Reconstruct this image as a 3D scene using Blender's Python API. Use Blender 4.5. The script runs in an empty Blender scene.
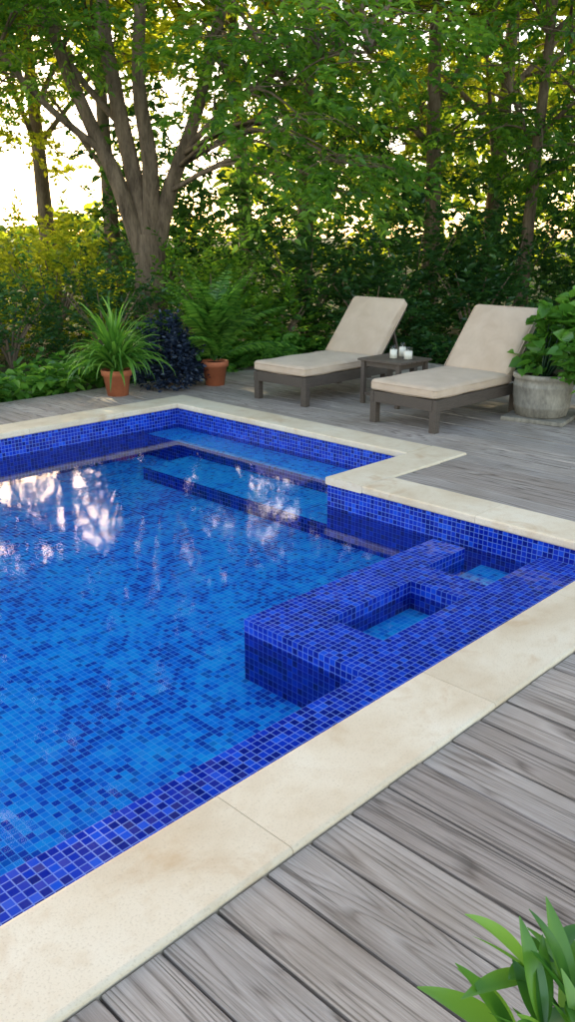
import bpy, bmesh, math, random
import numpy as np
from mathutils import Vector
rng=np.random.default_rng(11); random.seed(11)
CAMH=1.6; AZ=math.radians(44.6)
FW=np.array([math.cos(AZ),math.sin(AZ),0.]); RT=np.array([math.sin(AZ),-math.cos(AZ),0.])
def W(f,r,z=0.): return f*FW+r*RT+np.array([0,0,z])
scn=bpy.context.scene
def link(o,parent=None):
    scn.collection.objects.link(o)
    if parent is not None: o.parent=parent
    return o
def empty(name,loc=(0,0,0),rotz=0):
    e=bpy.data.objects.new(name,None); e.location=loc; e.rotation_euler=(0,0,rotz); e.empty_display_size=.1
    return link(e)
# ---------------- materials
class NT:
    def __init__(s,name):
        s.m=bpy.data.materials.new(name); s.m.use_nodes=True; s.t=s.m.node_tree; s.t.nodes.clear()
        s.out=s.t.nodes.new('ShaderNodeOutputMaterial')
    def set(s,sock,v):
        if isinstance(v,bpy.types.NodeSocket): s.t.links.new(v,sock)
        else:
            if isinstance(v,(tuple,list)) and len(v)==3 and sock.type=='RGBA': v=(*v,1)
            sock.default_value=v
    def n(s,typ,ins={},**props):
        nd=s.t.nodes.new('ShaderNode'+typ)
        for k,v in props.items(): setattr(nd,k,v)
        for k,v in ins.items(): s.set(nd.inputs[k],v)
        return nd
    def math(s,op,a,b=None,c=None,clamp=False):
        nd=s.n('Math',{},operation=op,use_clamp=clamp); s.set(nd.inputs[0],a)
        if b is not None: s.set(nd.inputs[1],b)
        if c is not None: s.set(nd.inputs[2],c)
        return nd.outputs[0]
    def vmath(s,op,a,b=None):
        nd=s.n('VectorMath',{},operation=op); s.set(nd.inputs[0],a)
        if b is not None: s.set(nd.inputs[1],b)
        return nd.outputs[0]
    def mix(s,f,a,b,bt='MIX'):
        nd=s.n('Mix',{},data_type='RGBA',blend_type=bt); s.set(nd.inputs[0],f); s.set(nd.inputs[6],a); s.set(nd.inputs[7],b)
        return nd.outputs[2]
    def ramp(s,f,stops,interp='LINEAR'):
        nd=s.n('ValToRGB'); cr=nd.color_ramp; cr.interpolation=interp
        while len(cr.elements)<len(stops): cr.elements.new(.5)
        for e,(p,c) in zip(cr.elements,stops):
            e.position=p; e.color=(*c,1) if isinstance(c,(tuple,list)) else (c,c,c,1)
        s.set(nd.inputs[0],f); return nd.outputs[0]
    def noise(s,vec,scale,detail=4,rough=.55,dist=0):
        nd=s.n('TexNoise',{'Scale':scale,'Detail':detail,'Roughness':rough,'Distortion':dist})
        if vec is not None: s.set(nd.inputs['Vector'],vec)
        return nd.outputs[0]
    def bump(s,h,strength=.3,dist=.01):
        return s.n('Bump',{'Height':h,'Strength':strength,'Distance':dist}).outputs[0]
    def finish(s,sh): s.t.links.new(sh,s.out.inputs[0]); return s.m
    def principled(s,**k):
        mp={'col':'Base Color','rough':'Roughness','nor':'Normal','spec':'Specular IOR Level','sheen':'Sheen Weight','metal':'Metallic','trans':'Transmission Weight'}
        return s.n('BsdfPrincipled',{mp[a]:b for a,b in k.items()}).outputs[0]
def pos(t): return t.n('NewGeometry').outputs['Position']
def objco(t): return t.n('TexCoord').outputs['Object']

def mat_simple(name,c1,c2,scale=8,rough=.7,bump=.2,bd=.005,spec=.3,sc=(1,1,1),detail=4):
    t=NT(name); v=t.n('Mapping',{'Vector':objco(t),'Scale':sc}).outputs[0]
    n=t.noise(v,scale,detail,.6); n2=t.noise(v,scale*7,2,.6)
    f=t.math('ADD',t.math('MULTIPLY',n,.7),t.math('MULTIPLY',n2,.3))
    col=t.ramp(f,[(.32,c1),(.68,c2)])
    return t.finish(t.principled(col=col,rough=rough,nor=t.bump(f,bump,bd),spec=spec))

def mat_deck():
    t=NT('weathered_deck_wood'); g=t.n('NewGeometry'); P=g.outputs['Position']; R=g.outputs['Random Per Island']
    off=t.n('CombineXYZ',{'X':t.math('MULTIPLY',R,37.1),'Y':t.math('MULTIPLY',R,91.7),'Z':t.math('MULTIPLY',R,13.)}).outputs[0]
    v=t.vmath('ADD',P,off)
    m1=t.n('Mapping',{'Vector':v,'Scale':(1.0,.06,1.)}).outputs[0]
    n=t.noise(m1,5.,2,.5,.2)
    fr_=t.math('FRACT',t.math('MULTIPLY',n,25.))
    lines=t.ramp(fr_,[(0,.0),(.14,.6),(.75,1.),(1.,.0)])
    lm=t.ramp(t.noise(P,2.3,2,.5),[(.35,.22),(.65,.55)])
    m2=t.n('Mapping',{'Vector':v,'Scale':(1.0,.02,1.)}).outputs[0]
    fib=t.noise(m2,210,3,.7); fib2=t.noise(m2,44,3,.7)
    big=t.noise(P,1.6,4,.65)
    crack=t.ramp(fib2,[(.345,0.),(.41,1.)])
    h=t.math('ADD',t.math('MULTIPLY',t.math('SUBTRACT',lines,.6),lm),t.math('MULTIPLY_ADD',fib,.95,.04))
    base=t.ramp(h,[(.20,(.16,.137,.125)),(.5,(.365,.33,.312)),(.85,(.54,.50,.482))])
    tint=t.ramp(R,[(0,(.72,.68,.665)),(.35,(1.02,.98,.95)),(.7,(.86,.85,.855)),(1,(1.12,1.08,1.05))])
    c=t.mix(1.,base,tint,'MULTIPLY')
    c=t.mix(t.math('MULTIPLY',t.math('SUBTRACT',1.,crack),.7),c,(.09,.075,.067))
    c=t.mix(t.ramp(big,[(.45,0.),(.7,.55)]),c,(.25,.205,.17))
    hh=t.math('ADD',h,t.math('MULTIPLY',crack,.6))
    return t.finish(t.principled(col=c,rough=t.math('MULTIPLY_ADD',fib,.3,.55),nor=t.bump(hh,.9,.005),spec=.3))

def mat_coping():
    t=NT('sandstone_coping'); g=t.n('NewGeometry'); P=g.outputs['Position']; R=g.outputs['Random Per Island']
    a=t.noise(P,2.2,4,.6,.4); b=t.noise(P,14,4,.65); c_=t.noise(P,150,2,.6)
    col=t.ramp(a,[(.3,(.65,.54,.40)),(.5,(.74,.65,.515)),(.72,(.80,.735,.62))])
    col=t.mix(t.ramp(b,[(.5,0.),(.74,.34)]),col,(.58,.44,.28))
    col=t.mix(t.ramp(c_,[(.3,.35),(.46,0.)]),col,(.42,.34,.25))
    st=t.ramp(t.noise(P,3.1,4,.6,.8),[(.57,0.),(.72,.6)])
    col=t.mix(st,col,(.52,.34,.18))
    col=t.mix(1.,col,t.ramp(R,[(0,(.92,.91,.90)),(1,(1.03,1.02,1.02))]),'MULTIPLY')
    hh=t.math('ADD',b,t.math('MULTIPLY',c_,.7))
    return t.finish(t.principled(col=col,rough=.62,nor=t.bump(hh,.3,.003),spec=.3))

S=.032
def mat_tile(name,under):
    t=NT(name); g=t.n('NewGeometry'); P=g.outputs['Position']; N=g.outputs['True Normal']
    Pn=t.vmath('SUBTRACT',P,t.vmath('MULTIPLY',N,(S*.5,S*.5,S*.5)))
    q=t.vmath('DIVIDE',Pn,(S,S,S)); fl=t.vmath('FLOOR',q); fr=t.vmath('FRACTION',q)
    sf=t.n('SeparateXYZ',{0:fr}).outputs; sn=t.n('SeparateXYZ',{0:t.vmath('ABSOLUTE',N)}).outputs
    mask=None
    for i in range(3):
        e=t.math('ABSOLUTE',t.math('SUBTRACT',sf[i],.5))
        l=t.n('MapRange',{'Value':e,'From Min':.42,'From Max':.46}).outputs[0]
        l=t.math('MULTIPLY',l,t.math('SUBTRACT',1.,sn[i],clamp=True))
        mask=l if mask is None else t.math('MAXIMUM',mask,l)
    wn=t.n('TexWhiteNoise',{'Vector':fl},noise_dimensions='3D').outputs['Value']
    wn2=t.n('TexWhiteNoise',{'Vector':t.vmath('ADD',fl,(17.3,5.1,9.7))},noise_dimensions='3D').outputs['Value']
    cl=t.noise(t.vmath('MULTIPLY',fl,(.10,.17,.16)),1.0,3,.6)
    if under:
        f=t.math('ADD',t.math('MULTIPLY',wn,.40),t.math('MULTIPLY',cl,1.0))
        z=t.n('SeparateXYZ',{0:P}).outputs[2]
        f=t.math('ADD',f,t.n('MapRange',{'Value':z,'From Min':-.42,'From Max':-.33,'To Max':.18}).outputs[0])  # brighter azure painted into shallow tops, standing in for thinner water
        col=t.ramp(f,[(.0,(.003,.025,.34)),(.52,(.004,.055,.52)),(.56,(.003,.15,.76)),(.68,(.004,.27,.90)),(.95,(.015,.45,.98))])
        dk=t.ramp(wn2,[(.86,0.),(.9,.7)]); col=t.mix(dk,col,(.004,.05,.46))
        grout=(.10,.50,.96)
    else:
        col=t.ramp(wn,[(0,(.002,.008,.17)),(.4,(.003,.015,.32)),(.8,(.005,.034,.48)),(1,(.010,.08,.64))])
        grout=(.12,.24,.72)
    col=t.mix(t.math('MULTIPLY',mask,.75),col,grout)
    tilt=t.n('TexWhiteNoise',{'Vector':t.vmath('ADD',fl,(3.3,3.3,3.3))},noise_dimensions='3D').outputs['Color']
    nn=t.vmath('NORMALIZE',t.vmath('ADD',g.outputs['Normal'],t.vmath('MULTIPLY',t.vmath('SUBTRACT',tilt,(.5,.5,.5)),(.10,.10,.10))))
    return t.finish(t.principled(col=col,rough=t.math('MULTIPLY_ADD',mask,.4,.11),nor=nn,spec=.3))

def mat_water():
    t=NT('pool_water_surface'); P=pos(t)
    n=t.noise(P,2.4,2,.5,.3); n2=t.noise(P,10,2,.5)
    h=t.math('ADD',n,t.math('MULTIPLY',n2,.09))
    bp=t.bump(h,.3,.0036)
    fr=t.n('Fresnel',{'IOR':1.26,'Normal':bp}).outputs[0]
    tr=t.n('BsdfTransparent',{'Color':(.90,.98,1.0)}).outputs[0]
    gl=t.n('BsdfGlossy',{'Color':(1,1,1),'Roughness':.05,'Normal':bp}).outputs[0]
    return t.finish(t.n('MixShader',{0:fr,1:tr,2:gl}).outputs[0])

def mat_leaf(name,cols,tcol,tw=.42,gl=.05,rough=.4):
    t=NT(name); a=t.n('Attribute',attribute_name='rnd').outputs['Fac']
    col=t.ramp(a,[(.08+.84*i/(len(cols)-1),c) for i,c in enumerate(cols)])
    tc=t.mix(1.,col,tcol,'MULTIPLY')
    p=t.n('BsdfDiffuse',{'Color':col}).outputs[0]
    g=t.n('BsdfGlossy',{'Color':(.8,.9,1.),'Roughness':rough}).outputs[0]
    p=t.n('MixShader',{0:gl,1:p,2:g}).outputs[0]
    tl=t.n('BsdfTranslucent',{'Color':tc}).outputs[0]
    return t.finish(t.n('MixShader',{0:tw,1:p,2:tl}).outputs[0])

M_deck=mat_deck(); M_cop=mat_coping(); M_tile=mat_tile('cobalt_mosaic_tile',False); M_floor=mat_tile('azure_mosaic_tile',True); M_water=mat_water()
TM=(3.4,3.0,1.5)
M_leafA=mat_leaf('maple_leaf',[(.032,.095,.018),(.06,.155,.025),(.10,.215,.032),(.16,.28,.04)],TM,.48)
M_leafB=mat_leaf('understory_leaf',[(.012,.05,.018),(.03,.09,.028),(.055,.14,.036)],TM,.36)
M_leafC=mat_leaf('sunlit_tint_leaf',[(.08,.14,.014),(.15,.20,.02),(.23,.27,.028)],TM,.55)  # sunlit, backlit glow painted into a yellower leaf colour
M_leafBlue=mat_leaf('dark_blue_leaf',[(.008,.014,.035),(.018,.03,.065),(.035,.055,.10)],(1.2,1.2,1.5),.15)
M_leafP=mat_leaf('potted_leaf',[(.04,.13,.02),(.085,.22,.034),(.16,.33,.055)],(2,2.,1.2),.4,.06,.35)
M_bark=mat_simple('bark',(.06,.044,.033),(.29,.22,.165),7,.9,.9,.03,.2,(1,1,.22))
M_soil=mat_simple('woodland_soil',(.02,.03,.01),(.06,.075,.022),3,.95,.6,.05)
M_terra=mat_simple('terracotta',(.36,.11,.055),(.50,.17,.085),6,.75,.15,.003)
M_conc=mat_simple('aged_concrete',(.14,.13,.115),(.38,.355,.31),6,.9,.7,.012,.2,(1,1,.5))
M_frame=mat_simple('grey_brown_frame_wood',(.052,.042,.037),(.105,.085,.074),14,.55,.25,.002,.35,(1,12,12))
M_table=mat_simple('table_wood',(.06,.048,.042),(.13,.105,.09),14,.6,.25,.002,.35,(12,1,12))
M_wax=mat_simple('candle_wax',(.80,.77,.70),(.84,.82,.77),5,.5,.05,.001)
M_pit=mat_simple('potting_soil',(.02,.014,.01),(.05,.035,.025),30,.95,.6,.01)
def mat_cush():
    t=NT('beige_cushion_fabric'); v=objco(t)
    w=t.noise(v,420,2,.5); b=t.noise(v,5,3,.6,.4)
    col=t.ramp(b,[(.3,(.50,.39,.305)),(.7,(.59,.475,.385))])
    return t.finish(t.principled(col=col,rough=.9,sheen=.1,spec=.15,nor=t.bump(t.math('ADD',t.math('MULTIPLY',b,2.2),t.math('MULTIPLY',w,.25)),.5,.008)))
M_cush=mat_cush()
def mat_glass():
    t=NT('clear_glass')
    tr=t.n('BsdfTransparent',{'Color':(.98,.99,.99)}).outputs[0]; gl=t.n('BsdfGlossy',{'Roughness':.03}).outputs[0]
    return t.finish(t.n('MixShader',{0:.07,1:tr,2:gl}).outputs[0])
M_glass=mat_glass()
# ---------------- mesh helpers
def quads_obj(name,V,Q,mat,parent=None,rnd=None,smooth=False,loc=None):
    V=np.asarray(V,dtype=np.float32); Q=np.asarray(Q,dtype=np.int32)
    me=bpy.data.meshes.new(name); me.vertices.add(len(V)); me.vertices.foreach_set('co',V.ravel())
    me.loops.add(Q.size); me.loops.foreach_set('vertex_index',Q.ravel())
    me.polygons.add(len(Q)); me.polygons.foreach_set('loop_start',np.arange(len(Q),dtype=np.int32)*4)
    me.polygons.foreach_set('loop_total',np.full(len(Q),4,dtype=np.int32))
    if smooth: me.polygons.foreach_set('use_smooth',np.ones(len(Q),dtype=bool))
    me.update(calc_edges=True)
    if rnd is not None:
        at=me.attributes.new('rnd','FLOAT','FACE'); at.data.foreach_set('value',np.asarray(rnd,dtype=np.float32))
    me.materials.append(mat)
    o=bpy.data.objects.new(name,me); 
    if loc is not None: o.location=loc
    return link(o,parent)
def norm(a): return a/np.maximum(np.linalg.norm(a,axis=-1,keepdims=True),1e-9)
class Leaves:
    def __init__(s): s.P=[];s.D=[];s.N=[];s.L=[];s.Wd=[];s.R=[]
    def add(s,P,D,N,L,Wd,R=None):
        s.P.append(P);s.D.append(D);s.N.append(N);s.L.append(np.broadcast_to(L,len(P)));s.Wd.append(np.broadcast_to(Wd,len(P)))
        s.R.append(rng.uniform(0,1,len(P)) if R is None else R)
    def sprays(s,C,D,n,slen,leafL,wr=.5,droop=.3,rand=.45,tone=None):
        C=np.asarray(C);D=norm(np.asarray(D));m=len(C)
        t=np.linspace(.08,1,n)[None,:,None]+rng.normal(0,.02,(m,n,1))
        sl=slen*rng.uniform(.6,1.2,(m,1,1))
        up=np.array([0,0,1.])
        P=C[:,None,:]+D[:,None,:]*t*sl - up*droop*sl*t**2+rng.normal(0,.02,(m,n,3))
        side=norm(np.cross(D,up)+1e-6)[:,None,:]
        sg=np.where(np.arange(n)%2==0,1.,-1.)[None,:,None]
        LD=norm(D[:,None,:]*.65+side*sg*.8-up*.25+rng.normal(0,.28,(m,n,3)))
        LN=norm(up+rng.normal(0,rand,(m,n,3)))
        L=leafL*rng.uniform(.6,1.25,m*n)
        if tone is None: tone=rng.uniform(0,1,m)
        R=np.clip(np.repeat(tone,n)*.55+rng.uniform(0,.45,m*n),0,1)
        s.add(P.reshape(-1,3),LD.reshape(-1,3),LN.reshape(-1,3),L,L*wr,R)
    def clump(s,c,o,R,th,ns,n,slen,leafL,**k):
        a=rng.uniform(0,2*np.pi,ns); rr=R*np.sqrt(rng.uniform(0,1,ns))
        C=np.stack([c[0]+rr*np.cos(a),c[1]+rr*np.sin(a),c[2]+rng.normal(0,th,ns)-.12*rr],1)
        D=np.stack([np.cos(a)*.8+o[0]*.7,np.sin(a)*.8+o[1]*.7,rng.normal(-.08,.22,ns)],1)+rng.normal(0,.2,(ns,3))
        s.sprays(C,D,n,slen,leafL,tone=np.clip(rng.uniform()+rng.normal(0,.15,ns),0,1),**k)
    def shrub(s,c,R,h,ns,n,slen,leafL,**k):
        u=rng.uniform(0,2*np.pi,ns); w=rng.uniform(0,1,ns)**.8; q=rng.uniform(.45,1,ns)**.6
        sn=np.sqrt(1-w*w); d=np.stack([sn*np.cos(u),sn*np.sin(u),w],1)
        lum=1+.18*np.sin(u*3+c[0]*3)+.12*np.sin(u*7+w*5)
        C=np.array(c)+d*np.array([R,R,h])*(q*lum)[:,None]
        s.sprays(C,d+np.array([0,0,.25]),n,slen,leafL,**k)
    def build(s,name,mat,parent=None,fold=.12):
        P=np.concatenate(s.P);D=np.concatenate(s.D);N=np.concatenate(s.N);L=np.concatenate(s.L)[:,None];Wd=np.concatenate(s.Wd)[:,None]
        side=norm(np.cross(D,N)); N=np.cross(side,D)
        def pt(t,w,lift,dr=0): return P+D*L*t+side*Wd*w+N*Wd*lift-N*L*dr
        V=np.stack([pt(0,0,0),pt(.28,-.46,fold*1.5,.0),pt(.62,-.40,fold*1.3,.03),pt(1,0,0,.12),pt(.62,.40,fold*1.3,.03),pt(.28,.46,fold*1.5)],1)
        n=len(P); b=(np.arange(n)*6)[:,None]
        Q=np.concatenate([b+np.array([[0,3,2,1]]),b+np.array([[0,5,4,3]])],1).reshape(-1,4)
        return quads_obj(name,V.reshape(-1,3),Q,mat,parent,np.repeat(np.concatenate(s.R),2))
class Tubes:
    def __init__(s): s.V=[];s.Q=[];s.k=0
    def add(s,pts,rad,seg=7,smooth=True):
        pts=np.asarray(pts,float); rad=np.asarray(rad,float)
        if smooth and len(pts)>2:
            T=np.linspace(0,len(pts)-1,(len(pts)-1)*4+1); out=[];ro=[]
            for t in T:
                i=min(int(t),len(pts)-2);f=t-i
                p0=pts[max(i-1,0)];p1=pts[i];p2=pts[i+1];p3=pts[min(i+2,len(pts)-1)]
                out.append(.5*((2*p1)+(-p0+p2)*f+(2*p0-5*p1+4*p2-p3)*f*f+(-p0+3*p1-3*p2+p3)*f**3)); ro.append(rad[i]*(1-f)+rad[i+1]*f)
            pts=np.array(out);rad=np.array(ro)
        tan=norm(np.gradient(pts,axis=0)); ref=np.array([.31,.95,.1]) 
        a=norm(np.cross(tan,ref)); b=np.cross(tan,a); th=np.linspace(0,2*np.pi,seg,endpoint=False)
        ring=pts[:,None,:]+rad[:,None,None]*(a[:,None,:]*np.cos(th)[None,:,None]+b[:,None,:]*np.sin(th)[None,:,None])
        m=len(pts); idx=np.arange(m*seg).reshape(m,seg)+s.k
        q=np.stack([idx[:-1],np.roll(idx[:-1],-1,1),np.roll(idx[1:],-1,1),idx[1:]],-1).reshape(-1,4)
        s.V.append(ring.reshape(-1,3));s.Q.append(q);s.k+=m*seg
    def build(s,name,mat,parent=None):
        return quads_obj(name,np.concatenate(s.V),np.concatenate(s.Q),mat,parent,smooth=True)
def box(name,parent,c,size,mat,bev=.004,rot=(0,0,0)):
    bm=bmesh.new(); bmesh.ops.create_cube(bm,size=1); bmesh.ops.scale(bm,vec=size,verts=bm.verts)
    if bev: bmesh.ops.bevel(bm,geom=list(bm.edges),offset=bev,segments=2,affect='EDGES',profile=.6)
    me=bpy.data.meshes.new(name); bm.to_mesh(me); bm.free(); me.materials.append(mat)
    o=bpy.data.objects.new(name,me); o.location=c; o.rotation_euler=rot; return link(o,parent)
def lathe(name,prof,mat,parent=None,loc=(0,0,0),seg=40,wob=0,rib=0):
    prof=np.array(prof); th=np.linspace(0,2*np.pi,seg,endpoint=False); m=len(prof)
    R=prof[:,0][:,None]*(1+wob*np.sin(th*3+1)[None,:]+rib*np.cos(th*18)[None,:])
    V=np.stack([R*np.cos(th),R*np.sin(th),np.repeat(prof[:,1][:,None],seg,1)],-1).reshape(-1,3)
    idx=np.arange(m*seg).reshape(m,seg)
    q=np.stack([idx[:-1],np.roll(idx[:-1],-1,1),np.roll(idx[1:],-1,1),idx[1:]],-1).reshape(-1,4)
    return quads_obj(name,V,q,mat,parent,smooth=True,loc=loc)
def cushion(name,parent,size,r,puff,mat,loc,rot=(0,0,0)):
    h=np.array(size)/2
    def ax(hh,n): 
        return np.concatenate([-hh+r*np.array([0,.25,.5,.75]),np.linspace(-hh+r,hh-r,n),hh-r*np.array([.75,.5,.25,0])])
    A=[ax(h[0],14),ax(h[1],10),ax(h[2],3)]
    V=[];Q=[]
    for a in range(3):
        b,c=(a+1)%3,(a+2)%3
        for sg in (-1,1):
            nb,nc=len(A[b]),len(A[c]); k=len(V)
            for i in range(nb):
                for j in range(nc):
                    p=[0,0,0];p[a]=sg*h[a];p[b]=A[b][i];p[c]=A[c][j];V.append(p)
            for i in range(nb-1):
                for j in range(nc-1):
                    q=[k+i*nc+j,k+(i+1)*nc+j,k+(i+1)*nc+j+1,k+i*nc+j+1]
                    Q.append(q if sg>0 else q[::-1])
    V=np.array(V); q=np.clip(V,-(h-r),h-r); d=V-q
    mx=np.abs(d).max(1,keepdims=True); V=q+norm(d)*mx
    u=V/h; V[:,2]+=np.sign(V[:,2])*puff*(1-np.abs(u[:,0])**3)*(1-np.abs(u[:,1])**3)
    V[:,1]+=.006*np.sin(V[:,0]*9+1)*(np.abs(u[:,1])>.9); V[:,2]+=.003*np.sin(V[:,0]*13)*np.cos(V[:,1]*11)
    o=quads_obj(name,V,Q,mat,parent,smooth=True,loc=loc); o.rotation_euler=rot
    bm=bmesh.new(); bm.from_mesh(o.data); bmesh.ops.remove_doubles(bm,verts=bm.verts,dist=.0005); bm.to_mesh(o.data); bm.free()
    tb=Tubes(); cr=r*.9
    for zz in (h[2]*.55,-h[2]*.55):
        pts=[]
        for cx_,cy_,a0 in ((h[0]-cr,h[1]-cr,0),(-h[0]+cr,h[1]-cr,90),(-h[0]+cr,-h[1]+cr,180),(h[0]-cr,-h[1]+cr,270)):
            for k in range(5):
                a=math.radians(a0+k*22.5); pts.append((cx_+cr*.97*math.cos(a),cy_+cr*.97*math.sin(a),zz))
        pts.append(pts[0]); tb.add(pts,[.0055]*len(pts),6,False)
    p=tb.build(name+'_piping',mat,parent); p.location=loc; p.rotation_euler=rot
    return o
# ---------------- pool
X0=-4.0; Y0,Y1=1.605,6.528; XN=4.128; YN=3.68; X1=5.056
xs=[X0,2.40,2.688,3.328,3.552,3.936,XN,4.672,X1]; ys=[Y0,1.92,2.048,2.368,2.432,2.656,YN,5.856,Y1]
TOP=-.128; WAT=-.2; FLO=-.448; REC=-.288
def height(x,y):
    if x>XN and y<YN: return None
    if x>4.672: return -.235
    if x>XN: return -.335 if y<5.856 else FLO
    if y<1.92: return TOP
    if x<2.40: return FLO
    if y<2.656:
        if 2.688<x<3.328 and 2.048<y<2.368: return REC
        if x>3.552 and 2.048<y<2.432: return REC
        if x>3.936: return FLO if y>2.432 else (TOP if y<2.048 else REC)
        return TOP
    return FLO
bm=bmesh.new(); RIM=-.04
def face(pts,mi):
    f=bm.faces.new([bm.verts.new(p) for p in pts]); f.material_index=mi
nx,ny=len(xs)-1,len(ys)-1
Hm=[[height((xs[i]+xs[i+1])/2,(ys[j]+ys[j+1])/2) for j in range(ny)] for i in range(nx)]
for i in range(nx):
    for j in range(ny):
        z=Hm[i][j]
        if z is None: continue
        xa,xb,ya,yb=xs[i],xs[i+1],ys[j],ys[j+1]
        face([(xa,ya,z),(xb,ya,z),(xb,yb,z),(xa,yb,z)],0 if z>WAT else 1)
        for di,dj,a,b in ((1,0,(xb,ya),(xb,yb)),(-1,0,(xa,yb),(xa,ya)),(0,1,(xb,yb),(xa,yb)),(0,-1,(xa,ya),(xb,ya))):
            I,J=i+di,j+dj
            z2=Hm[I][J] if 0<=I<nx and 0<=J<ny else None
            if z2 is None: z2=RIM
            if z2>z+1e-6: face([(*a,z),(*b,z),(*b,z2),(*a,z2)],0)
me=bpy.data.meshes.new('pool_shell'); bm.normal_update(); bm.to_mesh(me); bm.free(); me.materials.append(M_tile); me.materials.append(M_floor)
pool=empty('swimming_pool')
sh=bpy.data.objects.new('mosaic_shell',me); link(sh,pool)
bm=bmesh.new()
for (a,b,c,d) in ((X0,Y0,XN,Y1),(XN,YN,X1,Y1)):
    bm.faces.new([bm.verts.new(p) for p in ((a,b,WAT),(c,b,WAT),(c,d,WAT),(a,d,WAT))])
me=bpy.data.meshes.new('pool_water'); bm.to_mesh(me); bm.free(); me.materials.append(M_water)
link(bpy.data.objects.new('pool_water',me))
# coping slabs
CW=.315; ov=.012; e=.0025
bm=bmesh.new()
def slab(xa,ya,xb,yb,z0=-.04,z1=.014,bev=.010,mb=None,sg=3):
    mb=mb or bm
    r=bmesh.ops.create_cube(mb,size=1); vs=r['verts']
    bmesh.ops.scale(mb,vec=(xb-xa,yb-ya,z1-z0),verts=vs); bmesh.ops.translate(mb,vec=((xa+xb)/2,(ya+yb)/2,(z0+z1)/2),verts=vs)
    ed=list({ee for v in vs for ee in v.link_edges}); bmesh.ops.bevel(mb,geom=ed,offset=bev,segments=sg,affect='EDGES',profile=.5)
def slab2(x0,y0,x1,y1):
    r=bmesh.ops.create_cube(bm,size=1); vs=r['verts']; z0,z1=-.04,.014
    bmesh.ops.scale(bm,vec=(x1-x0,y1-y0,z1-z0),verts=vs); bmesh.ops.translate(bm,vec=((x0+x1)/2,(y0+y1)/2,(z0+z1)/2),verts=vs)
    ax=0 if x1-x0>y1-y0 else 1
    E=list({ee for v in vs for ee in v.link_edges})
    longe=[q for q in E if abs(q.verts[0].co[ax]-q.verts[1].co[ax])>1e-5]
    bmesh.ops.bevel(bm,geom=longe,offset=.014,segments=4,affect='EDGES',profile=.5)
def run(a,b,fixed0,fixed1,axis,step,first=None):
    cuts=[a]
    if first: cuts.append(a+first)
    n=max(1,round((b-cuts[-1])/step)); s0=cuts[-1]; L=(b-s0)/n
    cuts+=[s0+(k+1)*L for k in range(n)]
    for p,q in zip(cuts[:-1],cuts[1:]):
        p+=e/2;q-=e/2
        if axis=='x': slab2(p,fixed0,q,fixed1)
        else: slab2(fixed0,p,fixed1,q)
run(X0-CW,XN+CW,Y0-CW,Y0+ov,'x',.98,.46)
run(Y0+ov+e,YN-CW-e,XN-ov,XN+CW,'y',.85)
run(XN-ov,X1+CW,YN-CW,YN+ov,'x',.63)
run(YN+ov+e,Y1-ov-e,X1-ov,X1+CW,'y',.95)
run(X0-CW,X1+CW,Y1-ov,Y1+CW,'x',.95)
run(Y0+ov+e,Y1-ov-e,X0-CW,X0+ov,'y',.95)
me=bpy.data.meshes.new('stone_coping'); bm.to_mesh(me); bm.free(); me.materials.append(M_cop)
link(bpy.data.objects.new('stone_coping',me),pool)
# deck boards
bm=bmesh.new(); BW=.172; gap=.009; DX0,DX1,DY0,DY1=-6.,9.1,-4.,7.85
cx=[XN+CW,X1+CW,X0-CW]; edges=[DX0]
while edges[-1]<DX1: edges.append(edges[-1]+BW)
for c in cx:
    edges=[x for x in edges if abs(x-c)>.05]+[c]
edges=sorted(edges)
for a,b in zip(edges[:-1],edges[1:]):
    m=(a+b)/2
    if m<X0-CW or m>X1+CW: sp=[(DY0,DY1)]
    elif m<XN+CW: sp=[(DY0,Y0-CW-.004),(Y1+CW+.004,DY1)]
    else: sp=[(DY0,YN-CW-.004),(Y1+CW+.004,DY1)]
    for s0,s1 in sp:
        cuts=[s0]; p=s1-random.uniform(1.6,3.9)
        tmp=[]
        while p>s0+.8: tmp.append(p); p-=3.6
        cuts+=sorted(tmp)+[s1]
        for c0,c1 in zip(cuts[:-1],cuts[1:]):
            dz=random.uniform(-.002,.002); jg=random.uniform(-.0015,.0015)
            slab(a+gap/2+jg,c0+.0015,b-gap/2+jg,c1-.0015,-.03+dz,dz,.004,sg=2)
me=bpy.data.meshes.new('wooden_deck'); bm.to_mesh(me); bm.free(); me.materials.append(M_deck)
link(bpy.data.objects.new('wooden_deck',me))
# ground with pool hole
B=400; gz=-.10; hx0,hx1,hy0,hy1=X0-.1,X1+.1,Y0-.1,Y1+.1
bm=bmesh.new()
for (a,b,c,d) in ((-B,-B,B,hy0),(-B,hy1,B,B),(-B,hy0,hx0,hy1),(hx1,hy0,B,hy1)):
    bm.faces.new([bm.verts.new(p) for p in ((a,b,gz),(c,b,gz),(c,d,gz),(a,d,gz))])
me=bpy.data.meshes.new('ground'); bm.to_mesh(me); bm.free(); me.materials.append(M_soil); link(bpy.data.objects.new('ground',me))
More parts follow.
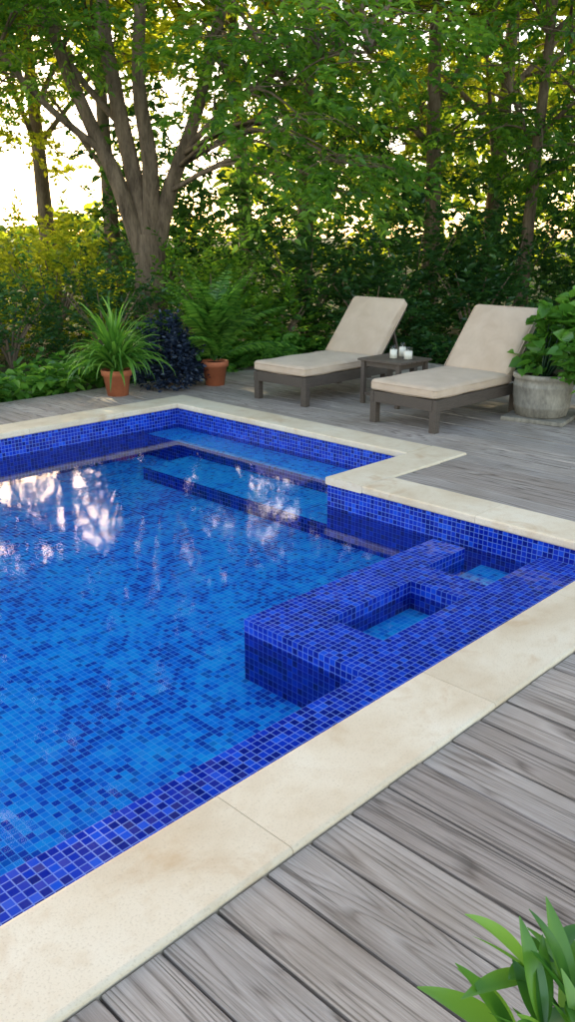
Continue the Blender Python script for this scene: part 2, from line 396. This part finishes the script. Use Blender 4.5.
# ---------------- loungers
def lounger(loc,rotz=0):
    E=empty('lounge_chair',loc,rotz); L=1.88; Wd=.72; hw=Wd/2
    for s,n in ((-1,'a'),(1,'b')):
        box('side_rail_'+n,E,(L/2,s*(hw-.02),.235),(L,.04,.10),M_frame,.006)
        for k,x in enumerate((.035,1.30,L-.04)):
            box(f'leg_{n}{k}',E,(x,s*(hw-.035),.094),(.065,.066,.19),M_frame,.006)
    box('foot_rail',E,(.02,0,.235),(.038,Wd-.084,.098),M_frame,.006)
    box('head_rail',E,(L-.02,0,.235),(.038,Wd-.084,.098),M_frame,.006)
    for k in range(11): box(f'slat_{k}',E,(.1+k*.105,0,.275),(.07,Wd-.086,.018),M_frame,.003)
    cushion('seat_cushion',E,(1.22,.71,.10),.038,.014,M_cush,(.60,0,.338))
    ang=math.radians(49); c,s_=math.cos(ang),math.sin(ang); Lb=.76
    hx,hz=1.17,.305
    def B(u,w): return (hx+u*c-w*s_, 0, hz+u*s_+w*c)
    p=B(Lb/2,.07); cushion('back_cushion',E,(Lb,.71,.105),.042,.016,M_cush,p,(0,-ang,0))
    for s in (-1,1):
        p=B(Lb/2-.02,-.012); box('back_stile',E,(p[0],s*(hw-.06),p[2]),(Lb-.04,.04,.03),M_frame,.004,(0,-ang,0))
    for k in range(7):
        p=B(.06+k*.10,-.010); box('back_slat',E,(p[0],0,p[2]),(.07,Wd-.165,.018),M_frame,.003,(0,-ang,0))
    q=B(.50,-.03); x1=q[0]+.16; z1=.27
    dx,dz=x1-q[0],z1-q[2]; ln=math.hypot(dx,dz)
    for s in (-1,1): box('back_prop',E,((q[0]+x1)/2,s*.24,(q[2]+z1)/2),(ln,.03,.025),M_frame,.003,(0,-math.atan2(dz,dx),0))
    return E
lounger((5.76,4.29,0),math.radians(-.8)); lounger((5.82,5.86,0),math.radians(1.))
# table
E=empty('side_table',(6.62,5.04,0)); tw=.54
for k in range(6): box(f'top_slat_{k}',E,(-.21+k*.084,0,.435),(.078,tw,.022),M_table,.003)
for sx in (-1,1):
    box('apron',E,(sx*.205,0,.398),(.022,.38,.05),M_table,.003); box('apron',E,(0,sx*.205,.398),(.38,.022,.05),M_table,.003)
    box('stretcher',E,(sx*.215,0,.10),(.022,.38,.03),M_table,.003)
    for sy in (-1,1): box('leg',E,(sx*.215,sy*.215,.2115),(.042,.042,.423),M_table,.003)
for k,(dx,dy,r,h) in enumerate(((-.05,.0,.040,.13),(.0,-.14,.046,.12),(.12,.02,.038,.14))):
    J=empty('glass_candle_holder',(6.62+dx,5.02+dy,.4465))
    lathe('jar',[(0.001,.001),(r*.95,.001),(r,.01),(r,h)],M_glass,J,seg=28)
    lathe('candle',[(.001,.006),(r*.88,.006),(r*.88,h*.7),(.003,h*.68),(.003,h*.78),(.0005,h*.78)],M_wax,J,seg=20)
# ---------------- pots / plants
def terra(loc,r,h,name):
    E=empty(name,loc)
    lathe('pot',[(.001,0),(r*.72,0),(r*.94,h*.78),(r*1.06,h*.78),(r*1.08,h*.98),(r*1.04,h),(r*.95,h),(r*.92,h*.9)],M_terra,E)
    lathe('soil',[(.001,h*.9),(r*.93,h*.89)],M_pit,E); return E
def ribbons(name,parent,base,n,length,width,el0,droop,mat,seg=9,spread=.03,az=None,azs=.5,lance=False,bases=None):
    V=[];Q=[];R=[]
    for i in range(n):
        a=rng.uniform(0,2*np.pi) if az is None else az+rng.normal(0,azs); el=el0+rng.normal(0,.25); L=length*rng.uniform(.6,1.15); w=width*rng.uniform(.7,1.2)
        bb=base if bases is None else bases[i%len(bases)]
        p=np.array(bb,float)+np.array([math.cos(a),math.sin(a),0])*rng.uniform(0,spread); k=len(V); rr=rng.uniform(); dr=droop*rng.uniform(.7,1.4)
        tw=rng.normal(0,.3)
        for j in range(seg+1):
            t=j/seg; d=np.array([math.cos(a)*math.cos(el),math.sin(a)*math.cos(el),math.sin(el)])
            sd=np.array([-math.sin(a),math.cos(a),0]); nn=np.cross(d,sd); sd=sd*math.cos(tw)+nn*math.sin(tw)
            ww=w*(min(1,.35+t*2.2))*(1-t**2.2)**.8+.0006
            if lance: ww=w*math.sin(math.pi*min(1,t*.97+.03)**.8)**.9+.002
            V+= [p-sd*ww/2, p+nn*ww*-.18, p+sd*ww/2]; p=p+d*L/seg; el-=dr/seg*(.4+1.3*t)
        for j in range(seg):
            b=k+j*3; Q+= [[b,b+1,b+4,b+3],[b+1,b+2,b+5,b+4]]; R+=[rr,rr]
    return quads_obj(name,V,Q,mat,parent,R,smooth=True)
def fern(name,parent,base,n,length,el0,droop,mat,leafL,nl=26):
    lv=Leaves(); tb=Tubes()
    for i in range(n):
        a=rng.uniform(0,2*np.pi); el=el0+rng.normal(0,.22); L=length*rng.uniform(.65,1.1); p=np.array(base,float); pts=[p]; ds=[]
        for j in range(nl):
            d=np.array([math.cos(a)*math.cos(el),math.sin(a)*math.cos(el),math.sin(el)]); p=p+d*L/nl; el-=droop/nl; pts.append(p); ds.append(d)
        pts=np.array(pts[1:]); ds=np.array(ds); sd=np.array([-math.sin(a),math.cos(a),0]); t=np.linspace(0,1,nl)
        ll=leafL*np.sin(np.pi*np.clip(t*.85+.15,0,1))**.7+.01
        for s in (-1,1):
            lv.add(pts[3:],norm(sd*s+ds*.5-np.array([0,0,.25])+rng.normal(0,.08,pts.shape))[3:],norm(np.cross(ds,sd)*1.+rng.normal(0,.15,pts.shape)+[0,0,.5])[3:],ll[3:],ll[3:]*.26)
        tb.add(pts[::3],np.linspace(.006,.0015,len(pts[::3])),5,False)
    lv.build(name,mat,parent); tb.build(name+'_stems',mat,parent)
E=terra((4.93,7.37,0),.15,.27,'potted_spider_plant')
ribbons('leaves',E,(0,0,.25),210,.64,.042,1.0,2.1,M_leafP)
ribbons('upright_leaves',E,(0,0,.25),80,.76,.04,1.35,1.1,M_leafP)
E=terra((6.06,7.12,0),.145,.27,'potted_fern')
fern('fronds',E,(0,0,.25),44,1.15,1.4,1.15,M_leafP,.15,34)
E=empty('dark_blue_shrub',(5.62,7.36,0)); lv=Leaves()
lv.shrub((0,0,.06),.29,.60,460,11,.14,.05,wr=.6,droop=.1,rand=.6); lv.shrub((0,0,.02),.27,.3,160,11,.14,.05,wr=.6,droop=.1,rand=.6)
lv.build('foliage',M_leafBlue,E); tb=Tubes()
for k in range(9):
    a=k*.7; tb.add([(0,0,0),(.08*math.cos(a),.08*math.sin(a),.2),(.2*math.cos(a),.2*math.sin(a),.5)],[.014,.01,.004],5)
tb.build('stems',M_bark,E)
E=empty('concrete_potted_plant',(6.98,3.62,0))
box('stone_tray',E,(0,0,.02),(.56,.56,.038),M_conc,.008,(0,0,.2))
lathe('pot',[(.001,.04),(.215,.04),(.228,.05),(.245,.12),(.248,.125),(.248,.14),(.245,.145),(.258,.22),(.260,.30),(.263,.305),(.263,.32),(.259,.325),(.25,.37),(.268,.378),(.272,.41),(.262,.42),(.235,.42),(.23,.38)],M_conc,E,seg=90,wob=.010,rib=.006)
lathe('soil',[(.001,.385),(.232,.38)],M_pit,E)
lv=Leaves(); lv.shrub((0.14,-.14,.43),.26,.54,110,8,.18,.14,wr=.8,droop=.15,rand=.5); lv.build('foliage',M_leafP,E)
tb=Tubes()
for k in range(12):
    a=k*.55; tb.add([(0.03*math.cos(a),.03*math.sin(a),.38),(.1*math.cos(a)+.06,.1*math.sin(a)-.06,.6),(.18*math.cos(a)+.13,.18*math.sin(a)-.13,.85)],[.012,.009,.004],5)
tb.build('stems',M_leafB,E)
E=terra((7.25,3.15,0),.16,.26,'potted_bush'); lv=Leaves(); lv.shrub((0,0,.26),.28,.45,90,9,.2,.09,wr=.6); lv.build('foliage',M_leafP,E)
# foreground plant
pb=W(.98,.58,0); E=empty('broadleaf_potted_plant',tuple(pb))
lathe('pot',[(.001,0),(.08,0),(.105,.12),(.112,.14),(.10,.14),(.097,.125)],M_terra,E); lathe('soil',[(.001,.127),(.098,.122)],M_pit,E)
tips=[];tb=Tubes()
for k in range(17):
    q=W(rng.uniform(1.0,1.16),rng.uniform(.385,.68),rng.uniform(.21,.36))-pb; tips.append(q)
    tb.add([(.0,0,.12),q*np.array([.4,.4,.65])+np.array([0,0,.02]),q],[.006,.005,.003],6)
tb.build('stems',M_leafP,E)
ribbons('leaves',E,None,56,.16,.038,.8,.9,M_leafP,seg=12,spread=.004,lance=True,bases=tips)
ribbons('leaves_b',E,None,30,.18,.040,.95,.5,M_leafP,seg=12,spread=.004,az=math.radians(100),azs=.5,lance=True,bases=tips)
# ---------------- trees
def tree(name,base,h,tr,lean,ncl,cr,zlo,zhi,leafL,mat,ns=12,nl=18,limbs=None,reject=None,clR=.75,extra=(),nlimb=6):
    E=empty(name,tuple(base)); tb=Tubes(); lv=Leaves(); nodes=[]
    if limbs is None:
        pts=[np.array([0,0,-.15]),np.array([lean[0]*.2,lean[1]*.2,h*.25]),np.array([lean[0]*.5+rng.normal(0,.1),lean[1]*.5,h*.55]),np.array([lean[0],lean[1],h])]
        limbs=[(pts,[tr*1.25,tr*.9,tr*.65,tr*.15])]
        for k in range(nlimb):
            a=rng.uniform(0,2*np.pi); z0=h*rng.uniform(.25,.6); p0=np.array([lean[0]*z0/h,lean[1]*z0/h,z0]); R=cr*rng.uniform(.5,.8)
            limbs.append(([p0,p0+np.array([math.cos(a)*R*.5,math.sin(a)*R*.5,R*.45]),p0+np.array([math.cos(a)*R,math.sin(a)*R,R*.9])],[tr*.4,tr*.25,tr*.08]))
    for pts,rad in limbs:
        tb.add(pts,rad,10)
        pts=np.array(pts)
        for i in range(len(pts)-1):
            for f in (0,.33,.66,1.): nodes.append(pts[i]*(1-f)+pts[i+1]*f)
    nodes=np.array(nodes); C=[]
    tries=0
    while len(C)<ncl and tries<ncl*20:
        tries+=1; a=rng.uniform(0,2*np.pi); zf=rng.uniform(0,1); z=zlo+(zhi-zlo)*zf
        env=cr*(1-max(0,(zf-.5)*2)**2*.7)*(.55+.45*min(1,zf*4)); rr=env*rng.uniform(.25,1)**.7
        c=np.array([lean[0]*.6+rr*math.cos(a),lean[1]*.6+rr*math.sin(a),z])
        if reject is not None and reject(np.array(base)+c): continue
        C.append(c)
    C+= [np.array(x)-np.array(base) for x in extra]
    for c in C:
        cand=nodes[nodes[:,2]<c[2]+.4] if (nodes[:,2]<c[2]+.4).any() else nodes
        cand=cand[cand[:,2]>min(h*.2,1.4)] if (cand[:,2]>min(h*.2,1.4)).any() else cand
        j=cand[np.argmin(np.linalg.norm((cand-c)*[1,1,.7],axis=1))]
        mid=(j+c)/2+np.array([0,0,.12*np.linalg.norm(c-j)]); 
        dd=np.linalg.norm(c-j); tb.add([j,mid,c],[.010+.008*dd,.008+.004*dd,.003],5)
        o=c.copy(); o[2]=0; o=o/max(np.linalg.norm(o),.1)
        hi=c[2]>6.0
        R=clR*rng.uniform(.6,1.3)*(1.35 if hi else 1)
        if not hi:
            for k in range(4):
                a=rng.uniform(0,6.28); tb.add([c-(c-mid)*.15,c+np.array([math.cos(a)*R*.5,math.sin(a)*R*.5,.05]),c+np.array([math.cos(a)*R,math.sin(a)*R,-.12])],[.006,.004,.002],4,False)
            lv.clump(c,o,R,.15,max(4,int(ns*(R/clR)**1.3)),nl,.5,leafL)
        else: lv.clump(c,o,R,.28,14,11,.7,leafL*2.2)  # coarse upper canopy, raised out of view to block sky reflected in water
    tb.build('trunk_and_limbs',M_bark,E); lv.build('foliage',mat,E)
    return E
def L(f,r,z,b): return W(f,r,z)-np.array(b)
base=W(13,-2.08,gz); b=base
lm=[([L(13,-2.08,-.15,b),L(13,-2.08,.5,b),L(13,-2.06,1.1,b),L(13,-2.03,1.6,b)],[.38,.27,.24,.22]),
 ([L(13,-2.14,1.2,b),L(12.9,-2.45,2.3,b),L(12.8,-2.78,3.1,b),L(12.6,-3.2,4.4,b),L(12.4,-3.6,7.,b)],[.14,.12,.10,.08,.03]),
 ([L(13,-2.08,1.4,b),L(13.1,-2.25,2.4,b),L(13.2,-2.48,3.6,b),L(13.3,-2.6,5.0,b),L(13.3,-2.4,9.,b)],[.15,.13,.115,.09,.03]),
 ([L(13,-2.02,1.4,b),L(12.9,-1.98,2.6,b),L(12.9,-2.08,3.6,b),L(12.8,-1.95,5.0,b),L(12.6,-1.6,8.5,b)],[.15,.12,.10,.08,.03]),
 ([L(13,-1.97,1.3,b),L(12.95,-1.72,2.2,b),L(12.9,-1.3,3.2,b),L(12.7,-.85,4.6,b),L(12.3,0,7.2,b)],[.14,.115,.095,.08,.03]),
 ([L(12.85,-2.6,2.7,b),L(12.4,-3.3,3.3,b),L(12.,-4.0,4.2,b),L(11.4,-4.8,5.5,b)],[.06,.045,.035,.02]),
 ([L(12.9,-1.5,2.7,b),L(12.2,-.7,3.3,b),L(11.2,.2,3.6,b),L(10.2,.9,3.5,b)],[.055,.04,.03,.015]),
 ([L(13.1,-2.3,3.0,b),L(13.6,-3.2,4.0,b),L(14.,-4.0,5.5,b)],[.06,.045,.02])]
def rej(p):
    f=p@FW; r=p@RT
    return (p[2]<4.3 and abs(r+2.1)<1.15 and f<13.8) or (p[2]<3.0 and r<-3.4 and f>11)
ex=[W(10.2+rng.normal(0,.5),.3+rng.normal(0,.65),rng.uniform(2.2,3.9)) for k in range(22)]
ex+=[W(10.0,.75,2.0),W(10.1,.5,1.9),W(9.9,.65,2.3)]
ex+=[W(12+rng.normal(0,.5),rng.uniform(-5.0,-3.0),rng.uniform(3.2,4.8)) for k in range(20)]
ex+=[W(12+rng.normal(0,.4),rng.uniform(-1.3,1.2),rng.uniform(3.2,4.8)) for k in range(20)]
ex+=[W(11.5+rng.normal(0,.3),rng.uniform(-3.2,-.8),rng.uniform(4.0,4.8)) for k in range(7)]
ex+=[W(13+rng.normal(0,.7),rng.uniform(-3.5,1.8),rng.uniform(5.2,8.)) for k in range(28)]  # unseen high clumps added to keep bright sky out of the water reflections
tree('maple_tree',base,9,.3,(0,0),85,5.0,3.6,12.5,.105,M_leafA,limbs=lm,reject=rej,extra=ex)
def rejL(p):
    f=p@FW; r=p@RT; u=r/f; e_=(p[2]-1.6)/f
    return (u<-.24 and .02<e_<.10 )
specs=[(15.5,2.55,9,.15,M_leafA,52,3.2,2.2,12,.12),(11.6,4.6,7.5,.13,M_leafA,64,2.5,1.9,8.5,.11),(14.,5.8,9,.17,M_leafA,50,3.2,1.8,12,.12),
 (17.5,.3,9,.17,M_leafC,46,3.4,3.4,13,.14),(19,4.4,10,.2,M_leafC,50,3.8,2.6,13,.15),(18,-3.6,9,.17,M_leafC,46,3.5,3.4,13,.14),
 (16,-6.6,8,.12,M_leafC,42,3.0,3.2,12.5,.13),(21,-9.5,9,.2,M_leafC,36,3.7,2.8,12,.18),(22,8.5,10,.2,M_leafC,34,3.6,1.5,12,.17),(13.6,3.7,8,.10,M_leafA,42,2.2,2.4,7.5,.11),
 (22,-6,11,.2,M_leafC,46,3.8,3.6,15,.16),(23,-1,11,.2,M_leafC,50,4.,3.8,15,.16),(24,4,11,.2,M_leafC,42,4.,4.2,15,.16)]  # filler trees added to block sky in water reflections and canopy gaps
for f,r,h,tr,mt,ncl,cr,zl,zh,lf in specs:
    bb=W(f,r,gz); tree('woodland_tree',bb,h,tr,(rng.normal(0,.3),rng.normal(0,.3)),ncl,cr,zl,zh,lf,mt,reject=rejL,clR=.85,nlimb=4)
# shrubs
def shrub(name,f,r,R,h,ns,leafL,mat,**k):
    E=empty(name,tuple(W(f,r,gz))); lv=Leaves(); lv.shrub((0,0,.05),R,h,int(ns*.75),11,.4,leafL*1.1,**k); lv.build('foliage',mat,E)
    tb=Tubes()
    for q in range(8):
        a=q*.8; tb.add([(0,0,0),(.25*R*math.cos(a),.25*R*math.sin(a),.4*h),(.7*R*math.cos(a),.7*R*math.sin(a),.8*h)],[.025,.018,.006],5)
    tb.build('stems',M_bark,E)
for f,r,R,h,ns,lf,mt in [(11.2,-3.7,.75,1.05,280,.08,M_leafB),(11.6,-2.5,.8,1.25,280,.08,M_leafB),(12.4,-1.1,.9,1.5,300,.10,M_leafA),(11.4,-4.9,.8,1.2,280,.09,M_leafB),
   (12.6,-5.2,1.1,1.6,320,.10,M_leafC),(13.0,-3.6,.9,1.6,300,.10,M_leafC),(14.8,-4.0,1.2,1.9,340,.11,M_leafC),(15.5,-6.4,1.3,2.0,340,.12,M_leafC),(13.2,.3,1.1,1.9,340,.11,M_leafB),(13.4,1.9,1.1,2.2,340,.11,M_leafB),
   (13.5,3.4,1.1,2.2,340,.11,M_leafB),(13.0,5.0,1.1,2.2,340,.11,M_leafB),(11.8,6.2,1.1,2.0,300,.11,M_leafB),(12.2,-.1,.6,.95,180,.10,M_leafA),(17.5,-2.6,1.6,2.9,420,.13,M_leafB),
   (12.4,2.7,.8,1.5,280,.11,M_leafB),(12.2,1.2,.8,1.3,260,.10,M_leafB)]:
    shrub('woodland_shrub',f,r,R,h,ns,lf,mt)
def fobj(name,loc,*a):
    E=empty(name,loc); fern('fronds',E,(0,0,0),*a)
fobj('fern_clump',tuple(W(10.6,-.75,gz)),30,.85,1.0,1.5,M_leafP,.12,30)
fobj('fern_clump',tuple(W(10.9,-.25,gz)),26,.8,1.0,1.5,M_leafP,.12,30)
fobj('fern_clump',tuple(W(10.9,-1.5,gz)),26,.95,1.1,1.4,M_leafP,.12,30)
lv=Leaves(); n=5200
X=rng.uniform(.5,9.3,n); Y=7.9+np.abs(rng.normal(0,.55,n)); 
P=np.stack([X,Y,gz+rng.uniform(.05,.34,n)+.06*np.sin(X*4)],1); a=rng.uniform(0,6.28,n)
lv.add(P,norm(np.stack([np.cos(a),np.sin(a),rng.normal(-.1,.3,n)],1)),norm(np.array([0,0,1.])+rng.normal(0,.35,(n,3))),rng.uniform(.09,.17,n),rng.uniform(.06,.11,n))
lv.build('ground_cover_plants',M_leafP)
lv=Leaves(); n=4200
X=9.2+np.abs(rng.normal(0,.6,n)); Y=rng.uniform(-2,8,n)
P=np.stack([X,Y,gz+rng.uniform(.03,.35,n)],1); a=rng.uniform(0,6.28,n)
lv.add(P,norm(np.stack([np.cos(a),np.sin(a),rng.normal(-.1,.3,n)],1)),norm(np.array([0,0,1.])+rng.normal(0,.35,(n,3))),rng.uniform(.09,.15,n),rng.uniform(.05,.09,n))
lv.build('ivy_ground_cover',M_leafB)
lv=Leaves(); n=1300
f=rng.uniform(15.5,19.5,n); r=rng.uniform(-3.5,13,n); z=rng.uniform(.0,1,n)**.9*(3.6+.8*np.sin(r*1.7))
C=f[:,None]*FW+r[:,None]*RT+np.stack([0*z,0*z,z+gz],1)
lv.sprays(C,rng.normal(0,1,(n,3))*[1,1,.3]-FW*.6,13,.7,.2)
n=500; f=rng.uniform(19,24,n); r=rng.uniform(-14,-2,n); z=rng.uniform(0,1,n)*(1.8+.4*np.sin(r*1.3))
C=f[:,None]*FW+r[:,None]*RT+np.stack([0*z,0*z,z+gz],1); lv.sprays(C,rng.normal(0,1,(n,3))*[1,1,.3],13,.8,.22)
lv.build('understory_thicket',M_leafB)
lv=Leaves(); n=1500
th=rng.uniform(-1.25,1.25,n); ff=rng.uniform(34,48,n); z=rng.uniform(0,1,n)*(3.0+1.4*np.sin(th*9)+1.*np.sin(th*23)+4.5*(th>-.05))
C=(ff*np.cos(th))[:,None]*FW+(ff*np.sin(th))[:,None]*RT+np.stack([0*z,0*z,z],1)
lv.sprays(C,rng.normal(0,1,(n,3))*[1,1,.4],12,1.8,.7,wr=.7); lv.build('distant_trees',M_leafC)
# ---------------- light
sunaz=AZ+math.radians(29); el=math.radians(23)
sv=Vector((math.cos(sunaz)*math.cos(el),math.sin(sunaz)*math.cos(el),math.sin(el)))
sl=bpy.data.lights.new('sun','SUN'); sl.energy=5.0; sl.angle=math.radians(.5); sl.color=(1,.81,.48)
so=bpy.data.objects.new('sun',sl); so.rotation_euler=(-sv).to_track_quat('-Z','Y').to_euler(); so.location=(0,0,20); link(so)
w=bpy.data.worlds.new('World'); scn.world=w; w.use_nodes=True; nt=w.node_tree; nt.nodes.clear()
sky=nt.nodes.new('ShaderNodeTexSky'); sky.sky_type='NISHITA'; sky.sun_disc=False; sky.sun_elevation=el; sky.sun_rotation=math.pi/2-sunaz
sky.air_density=1.0; sky.dust_density=1.2; sky.ozone_density=1.0
mx=nt.nodes.new('ShaderNodeMix'); mx.data_type='RGBA'; mx.blend_type='MULTIPLY'; mx.inputs[0].default_value=1; mx.inputs[7].default_value=(1.24,1.0,.76,1)
bg=nt.nodes.new('ShaderNodeBackground'); bg.inputs[1].default_value=.64; ow=nt.nodes.new('ShaderNodeOutputWorld')
nt.links.new(sky.outputs[0],mx.inputs[6]); nt.links.new(mx.outputs[2],bg.inputs[0]); nt.links.new(bg.outputs[0],ow.inputs[0])
cam=bpy.data.cameras.new('camera'); cam.sensor_fit='VERTICAL'; cam.sensor_height=36; cam.lens=830/1022*36; cam.clip_start=.05; cam.clip_end=2000
co=bpy.data.objects.new('camera',cam); co.location=(0,0,CAMH); co.rotation_euler=(math.radians(90-18.4),0,AZ-math.pi/2); link(co)
scn.camera=co
scn.view_settings.view_transform='Standard'; scn.view_settings.look='None'; scn.view_settings.exposure=0
